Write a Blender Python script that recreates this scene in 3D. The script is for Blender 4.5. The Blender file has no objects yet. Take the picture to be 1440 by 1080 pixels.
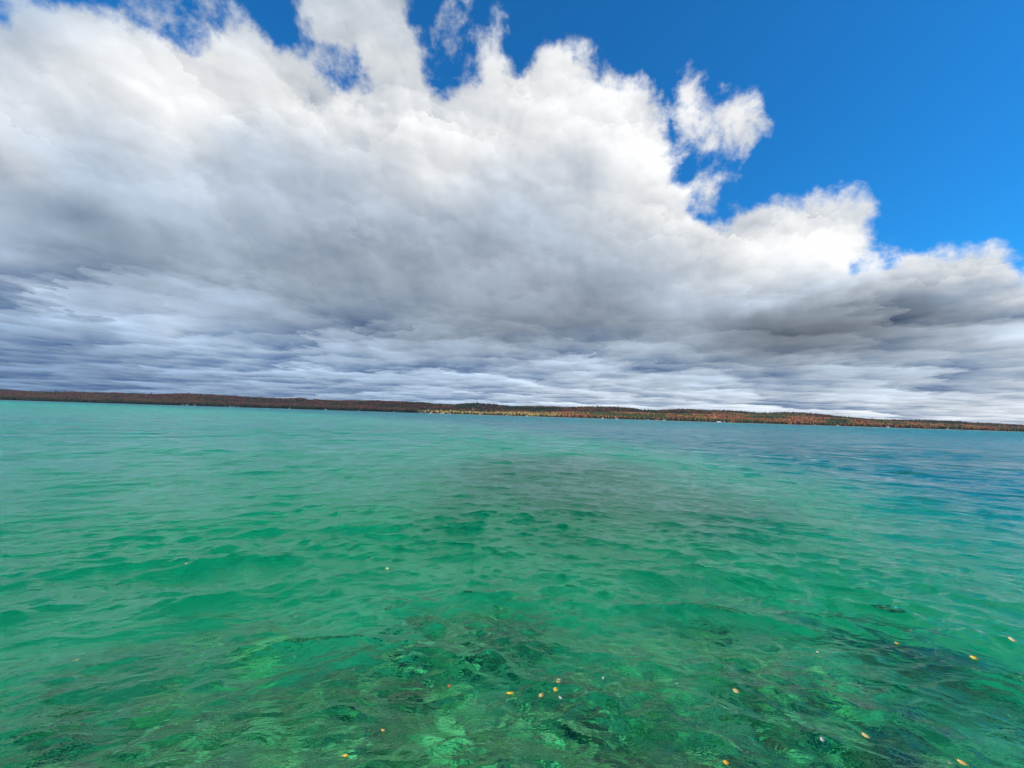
import bpy, bmesh, math, random
import numpy as np
from mathutils import Matrix, Vector

R = math.radians
SC = bpy.context.scene
COL = SC.collection
random.seed(4)

# ------------------------------------------------------------------ camera
CAM_H, FPX, PITCH, ROLL = 2.5, 604.0, 4.21, 1.79       # focal length in pixels of a 1440 px wide frame
cam_data = bpy.data.cameras.new("camera")
cam_data.sensor_fit = 'HORIZONTAL'
cam_data.sensor_width = 36.0
cam_data.lens = 36.0 * FPX / 1440.0
cam_data.clip_start, cam_data.clip_end = 0.05, 40000.0
camera = bpy.data.objects.new("camera", cam_data)
COL.objects.link(camera)
CAM_M = Matrix.Rotation(R(90 + PITCH), 4, 'X') @ Matrix.Rotation(R(ROLL), 4, 'Z')
camera.matrix_world = Matrix.Translation((0, 0, CAM_H)) @ CAM_M
SC.camera = camera
M3 = np.array(CAM_M.to_3x3())

# ------------------------------------------------------------------ exposure, render
SC.view_settings.view_transform = 'Standard'
SC.view_settings.look = 'None'
SC.view_settings.exposure = 0.0
SC.view_settings.gamma = 1.0
SC.render.engine = 'CYCLES'
SC.cycles.max_bounces = 10
SC.cycles.diffuse_bounces = 2
SC.cycles.transmission_bounces = 8
SC.cycles.sample_clamp_indirect = 3.0
SC.cycles.use_adaptive_sampling = False
SC.cycles.caustics_refractive = True
SC.cycles.caustics_reflective = True

# ------------------------------------------------------------------ node helper
class NT:
    def __init__(self, tree):
        self.t = tree
        tree.nodes.clear()
    def n(self, kind, **kw):
        nd = self.t.nodes.new(kind)
        for k, v in kw.items():
            setattr(nd, k, v)
        return nd
    def put(self, sock, val):
        if isinstance(val, bpy.types.NodeSocket):
            self.t.links.new(val, sock)
        elif val is not None:
            sock.default_value = val
    def math(self, op, a, b=None, c=None, clamp=False):
        nd = self.n('ShaderNodeMath', operation=op, use_clamp=clamp)
        for i, v in enumerate((a, b, c)):
            if v is not None:
                self.put(nd.inputs[i], v)
        return nd.outputs[0]
    def vec(self, op, a, b=None, scale=None):
        nd = self.n('ShaderNodeVectorMath', operation=op)
        self.put(nd.inputs[0], a)
        if b is not None:
            self.put(nd.inputs[1], b)
        if scale is not None:
            self.put(nd.inputs['Scale'], scale)
        return nd.outputs['Value'] if op in ('DOT_PRODUCT', 'LENGTH', 'DISTANCE') else nd.outputs[0]
    def noise(self, vec, scale, detail=4.0, rough=0.5, dist=0.0, lac=2.0, color=False):
        nd = self.n('ShaderNodeTexNoise')
        self.put(nd.inputs['Vector'], vec)
        for k, v in (('Scale', scale), ('Detail', detail), ('Roughness', rough), ('Distortion', dist), ('Lacunarity', lac)):
            self.put(nd.inputs[k], v)
        return nd.outputs['Color'] if color else nd.outputs[0]
    def mix(self, f, a, b, mode='MIX', kind='RGBA'):
        nd = self.n('ShaderNodeMix', data_type=kind, blend_type=mode)
        if kind == 'RGBA':
            ia, ib, o = nd.inputs[6], nd.inputs[7], nd.outputs[2]
        else:
            ia, ib, o = nd.inputs[2], nd.inputs[3], nd.outputs[0]
        self.put(nd.inputs[0], f)
        self.put(ia, a)
        self.put(ib, b)
        return o
    def smooth(self, x, lo, hi, a=0.0, b=1.0):
        nd = self.n('ShaderNodeMapRange', interpolation_type='SMOOTHSTEP')
        for i, v in enumerate((x, lo, hi, a, b)):
            self.put(nd.inputs[i], v)
        return nd.outputs[0]
    def lin(self, x, lo, hi, a=0.0, b=1.0):
        nd = self.n('ShaderNodeMapRange')
        for i, v in enumerate((x, lo, hi, a, b)):
            self.put(nd.inputs[i], v)
        return nd.outputs[0]
    def xyz(self, v):
        nd = self.n('ShaderNodeSeparateXYZ')
        self.put(nd.inputs[0], v)
        return nd.outputs
    def comb(self, x, y, z):
        nd = self.n('ShaderNodeCombineXYZ')
        for i, v in enumerate((x, y, z)):
            self.put(nd.inputs[i], v)
        return nd.outputs[0]
    def attr(self, name):
        nd = self.n('ShaderNodeAttribute')
        nd.attribute_name = name
        return nd

# ------------------------------------------------------------------ the sky: Nishita blue with a cloud deck laid out by azimuth and elevation
SUN_AZ, SUN_EL = 118.0, 38.0            # degrees, azimuth clockwise from the view direction (+Y)

# cloud brightness seen at (x, y) of the survey grid
CX = np.arange(0, 1441, 120)
CY = np.array([-60, 0, 60, 120, 160, 200, 240, 280, 320, 360, 405, 440, 470, 490, 510, 530, 550, 575, 620])
CL = np.array([
 [205, 210, 215, 215, 215, 215, 215, 220, 225, 225, 225, 225, 225],
 [190, 200, 205, 205, 212, 215, 215, 220, 225, 225, 225, 225, 225],
 [200, 222, 235, 225, 228, 222, 225, 240, 240, 230, 225, 225, 225],
 [220, 230, 243, 233, 245, 245, 237, 247, 250, 230, 235, 235, 235],
 [223, 210, 240, 230, 243, 248, 245, 247, 249, 227, 230, 235, 235],
 [210, 200, 227, 205, 220, 245, 235, 239, 245, 230, 230, 235, 240],
 [217, 195, 200, 200, 200, 237, 215, 223, 249, 247, 245, 245, 245],
 [200, 187, 205, 195, 195, 213, 200, 223, 252, 252, 251, 252, 245],
 [185, 170, 180, 188, 190, 190, 190, 212, 246, 242, 244, 248, 242],
 [178, 168, 165, 175, 175, 175, 185, 192, 224, 238, 252, 252, 254],
 [194, 179, 182, 166, 172, 170, 170, 176, 200, 224, 202, 205, 242],
 [184, 192, 200, 176, 168, 168, 156, 154, 164, 155, 132, 134, 183],
 [169, 179, 202, 186, 170, 160, 150, 154, 169, 118, 120, 152, 199],
 [164, 166, 186, 198, 184, 174, 174, 184, 181, 122, 150, 188, 206],
 [156, 163, 176, 196, 194, 186, 188, 193, 178, 174, 186, 192, 204],
 [150, 158, 168, 185, 190, 192, 195, 206, 193, 188, 190, 198, 206],
 [148, 158, 166, 178, 186, 196, 203, 210, 208, 206, 203, 203, 208],
 [152, 157, 162, 172, 182, 194, 204, 212, 214, 216, 217, 220, 220],
 [152, 157, 162, 172, 182, 194, 204, 212, 214, 216, 217, 220, 220]], float)
# outlines of the cloud deck (closed far below the horizon) and of loose clouds
DECK = [(-700, 60), (-200, 30), (0, 40), (40, 22), (75, 12), (105, 12), (125, 26), (170, 22), (215, 62), (245, 48), (290, 62), (300, 34),
        (345, 32), (380, 62), (420, 82), (455, 92), (480, 104), (500, 118), (506, 96), (480, 74), (440, 42), (425, 8), (440, -60),
        (560, -80), (575, 10), (590, 60), (602, 92), (618, 112), (645, 114), (668, 98), (676, 62), (690, 58), (705, 96), (735, 112),
        (756, 84), (764, 60), (790, 52), (806, 66), (822, 92), (845, 120), (866, 124), (884, 108), (905, 114), (925, 128),
        (940, 155), (944, 185), (952, 215), (958, 250), (968, 285), (985, 305), (1012, 312), (1032, 292), (1060, 286), (1100, 292),
        (1125, 290), (1150, 276), (1185, 258), (1208, 262), (1222, 268), (1214, 292), (1222, 318), (1224, 342), (1206, 358), (1218, 384),
        (1236, 362), (1270, 358), (1310, 352), (1345, 346), (1378, 334), (1420, 336), (1436, 350), (1434, 378), (1442, 392), (1500, 380),
        (1700, 330), (2600, 330), (2600, 1500), (-700, 1500)]
PUFFS = [[(966, 104), (985, 92), (996, 116), (1020, 118), (1042, 120), (1062, 134), (1072, 158), (1066, 180), (1046, 200), (1018, 214),
          (998, 208), (978, 206), (960, 196), (956, 160), (960, 128)],
         [(1010, 222), (1030, 236), (1048, 226), (1050, 244), (1036, 254), (1014, 240)],
         [(975, 262), (996, 240), (1004, 262), (986, 300), (968, 300)]]
VEILS = [[(612, 40), (628, 6), (642, 0), (650, 30), (656, 62), (640, 66)], [(694, -20), (730, -20), (722, 14), (700, 18)],
         [(150, -20), (330, -20), (330, 30), (210, 45), (150, 16)], [(-100, -30), (90, -30), (60, 15), (-100, 30)]]

def poly_sd(P, poly):
    """signed distance, positive inside"""
    poly = np.array(poly, float)
    d = np.full(len(P), 1e9)
    inside = np.zeros(len(P), bool)
    for a, b in zip(poly, np.roll(poly, -1, 0)):
        e, w = b - a, P - a
        t = np.clip((w @ e) / (e @ e), 0, 1)
        d = np.minimum(d, np.hypot(*(w - t[:, None] * e).T))
        c = (a[1] > P[:, 1]) != (b[1] > P[:, 1])
        if abs(e[1]) > 1e-9:
            inside ^= c & (P[:, 0] < a[0] + (P[:, 1] - a[1]) * e[0] / e[1])
    return np.where(inside, d, -d)

def grid_sample(tab, x, y):
    x = np.clip(x, CX[0], CX[-1])
    y = np.clip(y, CY[0], CY[-1])
    i = np.clip(np.searchsorted(CX, x, 'right') - 1, 0, len(CX) - 2)
    j = np.clip(np.searchsorted(CY, y, 'right') - 1, 0, len(CY) - 2)
    fx = (x - CX[i]) / (CX[i + 1] - CX[i])
    fy = (y - CY[j]) / (CY[j + 1] - CY[j])
    return ((tab[j, i] * (1 - fx) + tab[j, i + 1] * fx) * (1 - fy) + (tab[j + 1, i] * (1 - fx) + tab[j + 1, i + 1] * fx) * fy)

def srgb2lin(c):
    c = np.asarray(c, float)
    return np.where(c <= 0.04045, c / 12.92, ((c + 0.055) / 1.055) ** 2.4)

AZ_HALF = 56.0
ROWS = [0.2, 1.2, 2.2, 3.3, 4.6, 6.2, 8, 10, 12.2, 14.5, 17, 19.5, 22, 24.5, 27, 29.5, 32, 34.5, 37, 39.5, 42, 45, 48, 54]

def survey(az, el):
    """cloud colour and signed cover at a sky direction (degrees)"""
    a, e = np.radians(az), np.radians(el)
    d = np.stack([np.sin(a) * np.cos(e), np.cos(a) * np.cos(e), np.sin(e)], -1) @ M3
    z = np.maximum(-d[:, 2], 0.05)
    px, py = 720 + FPX * d[:, 0] / z, 540 - FPX * d[:, 1] / z
    hy = py - (px - 720) * 0.0312                       # the survey's rows are level with the horizon near it
    low = np.clip((py - 380) / 120, 0, 1)
    L = grid_sample(CL, px, py)
    P = np.stack([px, py], -1)
    S = poly_sd(P, DECK)
    for q in PUFFS:
        S = np.maximum(S, np.minimum(poly_sd(P, q) + 3, 15))
    for q in VEILS:
        S = np.maximum(S, np.minimum(poly_sd(P, q) - 6, 5))
    b = 0.38 + 0.34 * np.clip((py - 390) / 130, 0, 1) * (1 - 0.85 * np.clip(px / 1300, 0, 1))
    b = b + 0.35 * np.clip((215 - L) / 60, 0, 1) * np.clip(1 - px / 700, 0, 1)
    b = b * np.clip((240 - L) / 45, 0.08, 1)
    c = srgb2lin(np.clip(np.stack([L * (1 - 0.24 * b), L * (1 - 0.07 * b), L * (1 + 0.13 * b)], -1) / 255, 0, 1))
    return c, np.clip(0.5 + S / 260, 0, 1)

world = bpy.data.worlds.new("World")
SC.world = world
world.use_nodes = True
w = NT(world.node_tree)
D = w.n('ShaderNodeTexCoord').outputs['Generated']
# two sizes of swirl displace the lookup so that outlines billow
q1 = w.vec('SUBTRACT', w.noise(D, 7.0, 3, 0.55, color=True), (0.5, 0.5, 0.5))
q2 = w.vec('SUBTRACT', w.noise(D, 30.0, 5, 0.6, color=True), (0.5, 0.5, 0.5))
dx, dy, dz = w.xyz(D)
flat = w.smooth(dz, 0.02, 0.26)                        # calm near the horizon
Dw = w.vec('ADD', D, w.vec('SCALE', q1, scale=w.math('MULTIPLY', flat, 0.085)))
Dw = w.vec('ADD', Dw, w.vec('SCALE', q2, scale=w.math('MULTIPLY', flat, 0.016)))
x, y, z = w.xyz(w.vec('NORMALIZE', Dw))
az = w.math('ARCTAN2', x, y)
el = w.math('ARCSINE', z)
uL = w.lin(az, R(-AZ_HALF), 0.0)
uR = w.lin(az, 0.0, R(AZ_HALF))
right = w.math('GREATER_THAN', az, 0.0)
acc_c = acc_s = None
for i, e in enumerate(ROWS):
    outs = []
    for u, lo, hi in ((uL, -AZ_HALF, 0.0), (uR, 0.0, AZ_HALF)):
        azs = np.linspace(lo, hi, 31)
        c, s = survey(azs, np.full(31, e))
        rp = w.n('ShaderNodeValToRGB')
        els = rp.color_ramp.elements
        while len(els) < 31:
            els.new(0.5)
        for k in range(31):
            els[k].position = k / 30
            els[k].color = (*c[k], s[k])
        w.put(rp.inputs[0], u)
        outs.append(rp.outputs)
    c_ = w.mix(right, outs[0][0], outs[1][0])
    s_ = w.mix(right, outs[0][1], outs[1][1], kind='FLOAT')
    if i == 0:
        acc_c, acc_s = c_, s_
    else:
        f = w.lin(el, R(ROWS[i - 1]), R(e))
        acc_c = w.mix(f, acc_c, c_)
        acc_s = w.mix(f, acc_s, s_, kind='FLOAT')
# relief: billows lit from the sun's side; far down the deck turns into flat layers seen edge-on
up = w.vec('MULTIPLY', D, (1.0, 1.0, 1.35))
sunv = Vector((math.sin(R(SUN_AZ)) * math.cos(R(SUN_EL)), math.cos(R(SUN_AZ)) * math.cos(R(SUN_EL)), math.sin(R(SUN_EL))))
def relief(vec, scale, detail, rough, off):
    a = w.noise(vec, scale, detail, rough, 0.35)
    b = w.noise(w.vec('ADD', vec, off), scale, detail, rough, 0.35)
    return w.math('SUBTRACT', b, a), a
so = (0.5, -0.15, 0.75)
r1, n1 = relief(up, 5.0, 4, 0.42, tuple(0.055 * v for v in so))
r2, n2 = relief(up, 14.0, 4, 0.5, tuple(0.02 * v for v in so))
def puffs(vec, scale, light, wob, dims='3D', soft=0.22):
    """rounded heads of cloud, each brighter on the side the light reaches"""
    v = w.vec('SCALE', vec, scale=scale)
    v = w.vec('ADD', v, w.vec('SCALE', w.vec('SUBTRACT', w.noise(v, 1.2, 5, 0.66, color=True), (0.5, 0.5, 0.5)), scale=wob))
    sh, ds = [], []
    for ft in ('F1', 'F2'):
        vo = w.n('ShaderNodeTexVoronoi', feature=ft, voronoi_dimensions=dims)
        vo.inputs['Scale'].default_value = 1.0
        w.put(vo.inputs['Vector'], v)
        sh.append(w.vec('DOT_PRODUCT', w.vec('SUBTRACT', v, vo.outputs['Position']), light))
        ds.append(vo.outputs['Distance'])
    f = w.smooth(w.math('SUBTRACT', ds[1], ds[0]), 0.0, soft, 0.5, 0.0)     # heads melt into one another
    return w.mix(f, sh[0], sh[1], kind='FLOAT')
lt = tuple(Vector((0.42, -0.1, 0.9)).normalized())
p1 = puffs(up, 4.2, lt, 1.0)
p2 = puffs(up, 10.5, lt, 1.0)
bl = w.math('ABSOLUTE', w.math('SUBTRACT', w.noise(up, 8.0, 2.5, 0.45, 0.25), 0.5))
bl = w.math('SUBTRACT', w.math('MULTIPLY', bl, 2.0), 0.16)
rim = w.smooth(acc_s, 1.0, 0.55, 0.55, 1.0)
puffy = w.math('ADD', w.math('MULTIPLY', p1, 0.34), w.math('MULTIPLY', p2, 0.19))
puffy = w.math('ADD', w.math('MULTIPLY', puffy, rim), w.math('ADD', w.math('MULTIPLY', r1, -0.55), w.math('MULTIPLY', r2, -0.40)))
inv = w.math('DIVIDE', 1.0, w.math('ADD', w.math('MAXIMUM', dz, 0.0), 0.06))
plane = w.comb(w.math('MULTIPLY', dx, inv), w.math('MULTIPLY', dy, inv), 0.0)
pl = w.vec('ADD', plane, w.vec('SCALE', q1, scale=0.5))
pn = w.noise(w.vec('MULTIPLY', pl, (1.0, 0.55, 1.0)), 1.25, 4, 0.46, 0.5)
st = w.noise(w.vec('MULTIPLY', w.vec('ADD', plane, w.vec('SCALE', q1, scale=1.2)), (0.75, 0.85, 1.0)), 1.25, 6, 0.55, 0.3)
pn = w.math('MULTIPLY', w.math('SUBTRACT', pn, 0.5), 2.0)
st = w.math('MULTIPLY', w.math('SUBTRACT', st, 0.5), 3.0)
low = w.smooth(dz, 0.34, 0.14)
d1 = puffs(w.vec('MULTIPLY', plane, (1.25, 1.0, 1.0)), 0.66, (0.0, -1.0, 0.0), 1.5, '2D')
d2 = puffs(w.vec('MULTIPLY', plane, (1.3, 1.0, 1.0)), 1.7, (0.0, -1.0, 0.0), 1.3, '2D')
st = w.math('ADD', w.math('MULTIPLY', st, 0.32), w.math('ADD', w.math('MULTIPLY', d1, 0.72), w.math('MULTIPLY', d2, 0.35)))
det = w.math('ADD', w.math('MULTIPLY', puffy, w.math('SUBTRACT', 1.0, w.math('MULTIPLY', low, 0.6))), w.math('ADD', w.math('MULTIPLY', pn, w.math('SUBTRACT', 0.50, w.math('MULTIPLY', low, 0.2))), w.math('MULTIPLY', st, w.math('MULTIPLY', low, 0.95))))
gain = w.math('ADD', 1.0, w.math('MULTIPLY', det, 1.0))
gain = w.math('MAXIMUM', gain, 0.4)
g1 = w.math('MINIMUM', gain, 1.0)                       # shaded parts turn bluish, lit parts stay neutral
tr_ = w.math('POWER', g1, w.math('ADD', 0.14, w.math('MULTIPLY', low, 0.14)))
tb_ = w.math('POWER', g1, w.math('SUBTRACT', -0.18, w.math('MULTIPLY', low, 0.16)))
cl = w.vec('MULTIPLY', acc_c, w.comb(w.math('MULTIPLY', gain, tr_), gain, w.math('MULTIPLY', gain, tb_)))
cl = w.vec('MINIMUM', cl, (1.0, 1.0, 1.0))
# cover: the survey's distance plus ragged noise
e1 = w.math('SUBTRACT', w.noise(D, 11.0, 9, 0.62, 0.2), 0.5)
e2 = w.math('SUBTRACT', w.noise(D, 46.0, 6, 0.65), 0.5)
Ssum = w.math('ADD', w.math('ADD', w.math('SUBTRACT', acc_s, 0.5), w.math('MULTIPLY', bl, 0.12)), w.math('ADD', w.math('MULTIPLY', e1, 0.33), w.math('MULTIPLY', e2, 0.10)))
cov = w.smooth(Ssum, -0.04, 0.065)
# thin blue gaps between the lowest layers on the shaded side
gapz = w.math('MULTIPLY', w.smooth(dz, 0.16, 0.04), w.smooth(az, R(0), R(-35)))
gap = w.math('MULTIPLY', gapz, w.smooth(st, 0.05, -0.45))
cl = w.mix(w.math('MULTIPLY', gap, 0.28), cl, (0.06, 0.16, 0.40, 1))
# out-of-view cloud round the sun and overhead, brightened to light the lake bed
fill_glow = w.smooth(w.vec('DOT_PRODUCT', D, tuple(sunv)), 0.55, 1.0)
cl = w.vec('SCALE', cl, scale=w.math('ADD', w.math('ADD', 1.0, w.math('MULTIPLY', fill_glow, 2.4)), w.math('MULTIPLY', w.smooth(dz, 0.70, 0.92), 5.5)))
sky = w.n('ShaderNodeTexSky', sky_type='NISHITA', sun_disc=False, sun_elevation=R(SUN_EL), sun_rotation=R(SUN_AZ),
          air_density=1.0, dust_density=0.4, ozone_density=3.0)
tint = w.mix(1.0, sky.outputs[0], (0.11, 0.80, 1.30, 1), mode='MULTIPLY')
bg_sky = w.n('ShaderNodeBackground')
w.put(bg_sky.inputs[0], tint)
bg_sky.inputs[1].default_value = 0.14
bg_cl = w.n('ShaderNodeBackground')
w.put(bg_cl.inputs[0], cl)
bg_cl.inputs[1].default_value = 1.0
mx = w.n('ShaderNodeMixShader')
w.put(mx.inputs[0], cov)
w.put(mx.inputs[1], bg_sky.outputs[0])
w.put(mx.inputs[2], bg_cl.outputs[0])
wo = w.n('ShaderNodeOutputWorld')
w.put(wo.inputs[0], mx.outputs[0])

# ------------------------------------------------------------------ sun
sun_data = bpy.data.lights.new("sun", 'SUN')
sun_data.energy = 4.3
sun_data.angle = R(0.5)
sun_data.color = (1.0, 0.95, 0.87)
sun_data.cycles.use_multiple_importance_sampling = False
sun = bpy.data.objects.new("sun", sun_data)
COL.objects.link(sun)
sun.rotation_euler = sunv.to_track_quat('Z', 'Y').to_euler()

# ------------------------------------------------------------------ builders
def mesh_np(name, verts, faces, mat=None, smooth=False, attrs=None, parent=None, loc=None):
    """one mesh object from numpy arrays; faces is (n, 3) or (n, 4)"""
    me = bpy.data.meshes.new(name)
    verts = np.asarray(verts, np.float32)
    faces = np.asarray(faces, np.int32)
    n, k = faces.shape
    me.vertices.add(len(verts))
    me.vertices.foreach_set("co", verts.ravel())
    me.loops.add(n * k)
    me.loops.foreach_set("vertex_index", faces.ravel())
    me.polygons.add(n)
    me.polygons.foreach_set("loop_start", np.arange(0, n * k, k, dtype=np.int32))
    me.polygons.foreach_set("use_smooth", np.full(n, smooth))
    for an, (kind, dat) in (attrs or {}).items():
        at = me.attributes.new(an, kind, 'POINT')
        if kind == 'FLOAT':
            at.data.foreach_set("value", np.asarray(dat, np.float32).ravel())
        else:
            d4 = np.ones((len(verts), 4), np.float32)
            d4[:, :3] = dat
            at.data.foreach_set("color", d4.ravel())
    me.update(calc_edges=True)
    me.validate()
    if mat:
        me.materials.append(mat)
    o = bpy.data.objects.new(name, me)
    COL.objects.link(o)
    if parent:
        o.parent = parent
    if loc is not None:
        o.location = loc
    return o

def tag(o, label=None, cat=None, group=None, kind=None):
    for k, v in (('label', label), ('category', cat), ('group', group), ('kind', kind)):
        if v:
            o[k] = v
    return o

def empty(name, loc, rz=0.0):
    o = bpy.data.objects.new(name, None)
    o.empty_display_size = 0.2
    o.location = loc
    o.rotation_euler = (0, 0, rz)
    COL.objects.link(o)
    return o

def material(name):
    m = bpy.data.materials.new(name)
    m.use_nodes = True
    nt = NT(m.node_tree)
    return m, nt, nt.n('ShaderNodeOutputMaterial')

def plain(name, col, rough=0.7, var=0.25, scale=3.0, spec=0.3):
    """a colour with mild procedural wear"""
    m, nt, out = material(name)
    tc = nt.n('ShaderNodeTexCoord').outputs['Object']
    f = nt.noise(tc, scale, 4, 0.6)
    c = nt.mix(f, tuple(v * (1 - var) for v in col) + (1,), tuple(min(1, v * (1 + var)) for v in col) + (1,))
    b = nt.n('ShaderNodeBsdfPrincipled')
    nt.put(b.inputs['Base Color'], c)
    b.inputs['Roughness'].default_value = rough
    b.inputs['Specular IOR Level'].default_value = spec
    nt.put(out.inputs[0], b.outputs[0])
    return m

def px_dir(px, py):
    d = M3 @ np.array([(px - 720) / FPX, (540 - py) / FPX, -1.0])
    return d / np.linalg.norm(d)

def on_water(px, py):
    d = px_dir(px, py)
    t = CAM_H / -d[2]
    return d[0] * t, d[1] * t

def sstep(x, a, b):
    t = np.clip((x - a) / (b - a), 0, 1)
    return t * t * (3 - 2 * t)

def vnoise(x, y, seed=0):
    """smooth value noise in numpy, 0..1"""
    xi, yi = np.floor(x).astype(np.int64), np.floor(y).astype(np.int64)
    fx, fy = x - xi, y - yi
    fx, fy = fx * fx * (3 - 2 * fx), fy * fy * (3 - 2 * fy)
    def h(a, b):
        n = (a * 374761393 + b * 668265263 + seed * 1274126177) & 0x7fffffff
        n = ((n ^ (n >> 13)) * 1274126177) & 0x7fffffff
        return ((n ^ (n >> 16)) & 0xffff) / 65535.0
    return ((h(xi, yi) * (1 - fx) + h(xi + 1, yi) * fx) * (1 - fy) + (h(xi, yi + 1) * (1 - fx) + h(xi + 1, yi + 1) * fx) * fy)

def fbm(x, y, seed=0, oct=4):
    s, a, t = 0, 0.5, 0
    for i in range(oct):
        s = s + a * vnoise(x * 2 ** i, y * 2 ** i, seed + i)
        t += a
        a *= 0.5
    return s / t

# ------------------------------------------------------------------ the water: wind chop, calmer swell, real waves near the viewer
rw = np.random.RandomState(11)
WAVES = []
for i in range(110):
    lam = 0.11 * (2.2 / 0.11) ** ((i + rw.rand()) / 110)
    spread = 0.55 if lam < 0.4 else 0.32
    th = -math.pi / 2 + rw.normal(0, spread)
    slope = 0.033 * (1.35 if lam < 0.6 else 1.0) * (0.75 if lam > 1.4 else 1.0)
    WAVES.append((2 * math.pi / lam, math.cos(th), math.sin(th), slope * lam / (2 * math.pi), rw.rand() * 6.283, lam))

def bent(x, y):
    """crests bend round the shallows: arcs that fall away to both sides"""
    return x, y + 0.58 * (np.sqrt(x * x + 25.0) - 5.0)

def gust(x, y):
    return 0.30 + 1.9 * fbm(x * 0.22, y * 0.30, 5, 3) ** 1.7

def wave_offset(x, y, spacing):
    bx, by = bent(x, y)
    ox = np.zeros_like(x); oy = np.zeros_like(x); oz = np.zeros_like(x)
    for k, c, s, a, p, lam in WAVES:
        wgt = np.clip((lam / spacing - 2.2) / 2.0, 0, 1)
        ph = k * (c * bx + s * by) + p
        sn, cs = np.sin(ph), np.cos(ph)
        oz += a * wgt * cs
        ox -= 0.95 * a * wgt * c * sn
        oy -= 0.95 * a * wgt * s * sn
    g = gust(x, y)
    return ox * g, oy * g, oz * g

def fan(r0, r1, ratio, dth, half):
    nr = int(math.log(r1 / r0) / math.log(ratio)) + 1
    na = int(2 * half / dth) + 1
    r = r0 * ratio ** np.arange(nr)
    a = np.radians(np.linspace(-half, half, na))
    rr, aa = np.meshgrid(r, a, indexing='ij')
    x, y = rr * np.sin(aa), rr * np.cos(aa)
    idx = np.arange(nr * na).reshape(nr, na)
    f = np.stack([idx[:-1, :-1], idx[:-1, 1:], idx[1:, 1:], idx[1:, :-1]], -1).reshape(-1, 4)
    return x, y, rr, f

wx, wy, wr, wf = fan(0.5, 6500.0, 1.0052, 0.22, 76)
sp = np.maximum(wr * 0.0052, wr * math.radians(0.22))
ox, oy, oz = wave_offset(wx, wy, sp)
chop = sstep(np.log(wr), math.log(16.0), math.log(900.0))

m_water, nt, out = material("lake_water")
pos = nt.n('ShaderNodeNewGeometry').outputs['Position']
px_, py_, pz_ = nt.xyz(pos)
bowl = nt.math('MULTIPLY', nt.math('SUBTRACT', nt.math('SQRT', nt.math('ADD', nt.math('MULTIPLY', px_, px_), 25.0)), 5.0), 0.58)
bp = nt.comb(px_, nt.math('ADD', py_, bowl), 0.0)
ch = nt.attr('chop').outputs['Fac']
h1 = nt.noise(nt.vec('MULTIPLY', bp, (2.6, 6.5, 1.0)), 1.0, 4, 0.55, 0.4)
h2 = nt.noise(nt.vec('MULTIPLY', bp, (11.0, 20.0, 1.0)), 1.0, 3, 0.55, 0.3)
h0 = nt.noise(nt.vec('MULTIPLY', bp, (0.35, 1.0, 1.0)), 1.0, 2, 0.5, 0.5)
hh = nt.math('ADD', nt.math('MULTIPLY', h1, 0.052), nt.math('MULTIPLY', h2, 0.0052))
hl = nt.math('POWER', nt.noise(nt.vec('MULTIPLY', bp, (0.20, 0.27, 1.0)), 1.0, 2, 0.5, 0.4), 2.4)
hm = nt.math('POWER', nt.noise(nt.vec('MULTIPLY', bp, (0.075, 0.10, 1.0)), 1.0, 2, 0.5, 0.4), 2.4)
hh = nt.math('ADD', hh, nt.math('MULTIPLY', hl, nt.lin(ch, 0.01, 0.18, 0.0, 1.7)))
hh = nt.math('ADD', hh, nt.math('MULTIPLY', hm, nt.lin(ch, 0.12, 0.5, 0.0, 4.2)))
hh = nt.math('ADD', hh, nt.math('MULTIPLY', h0, nt.lin(ch, 0.01, 0.25, 0.0, 0.24)))
bump = nt.n('ShaderNodeBump')
bump.inputs['Strength'].default_value = 1.0
bump.inputs['Distance'].default_value = 1.0
nt.put(bump.inputs['Height'], hh)
glass = nt.n('ShaderNodeBsdfGlass')
glass.inputs['IOR'].default_value = 1.46
glass.inputs['Color'].default_value = (0.98, 1.0, 1.0, 1)
nt.put(glass.inputs['Roughness'], nt.lin(ch, 0.0, 1.0, 0.008, 0.46))
nt.put(glass.inputs['Normal'], bump.outputs[0])
nt.put(out.inputs[0], glass.outputs[0])
ab = nt.n('ShaderNodeVolumeAbsorption')
ab.inputs['Color'].default_value = (0.34, 0.945, 0.89, 1)
ab.inputs['Density'].default_value = 1.0
nt.put(out.inputs[1], ab.outputs[0])
water = mesh_np("water", np.stack([wx + ox, wy + oy, oz], -1).reshape(-1, 3), wf, m_water, True, {'chop': ('FLOAT', chop)})
tag(water, 'rippled clear green lake water', kind='structure')

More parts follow.
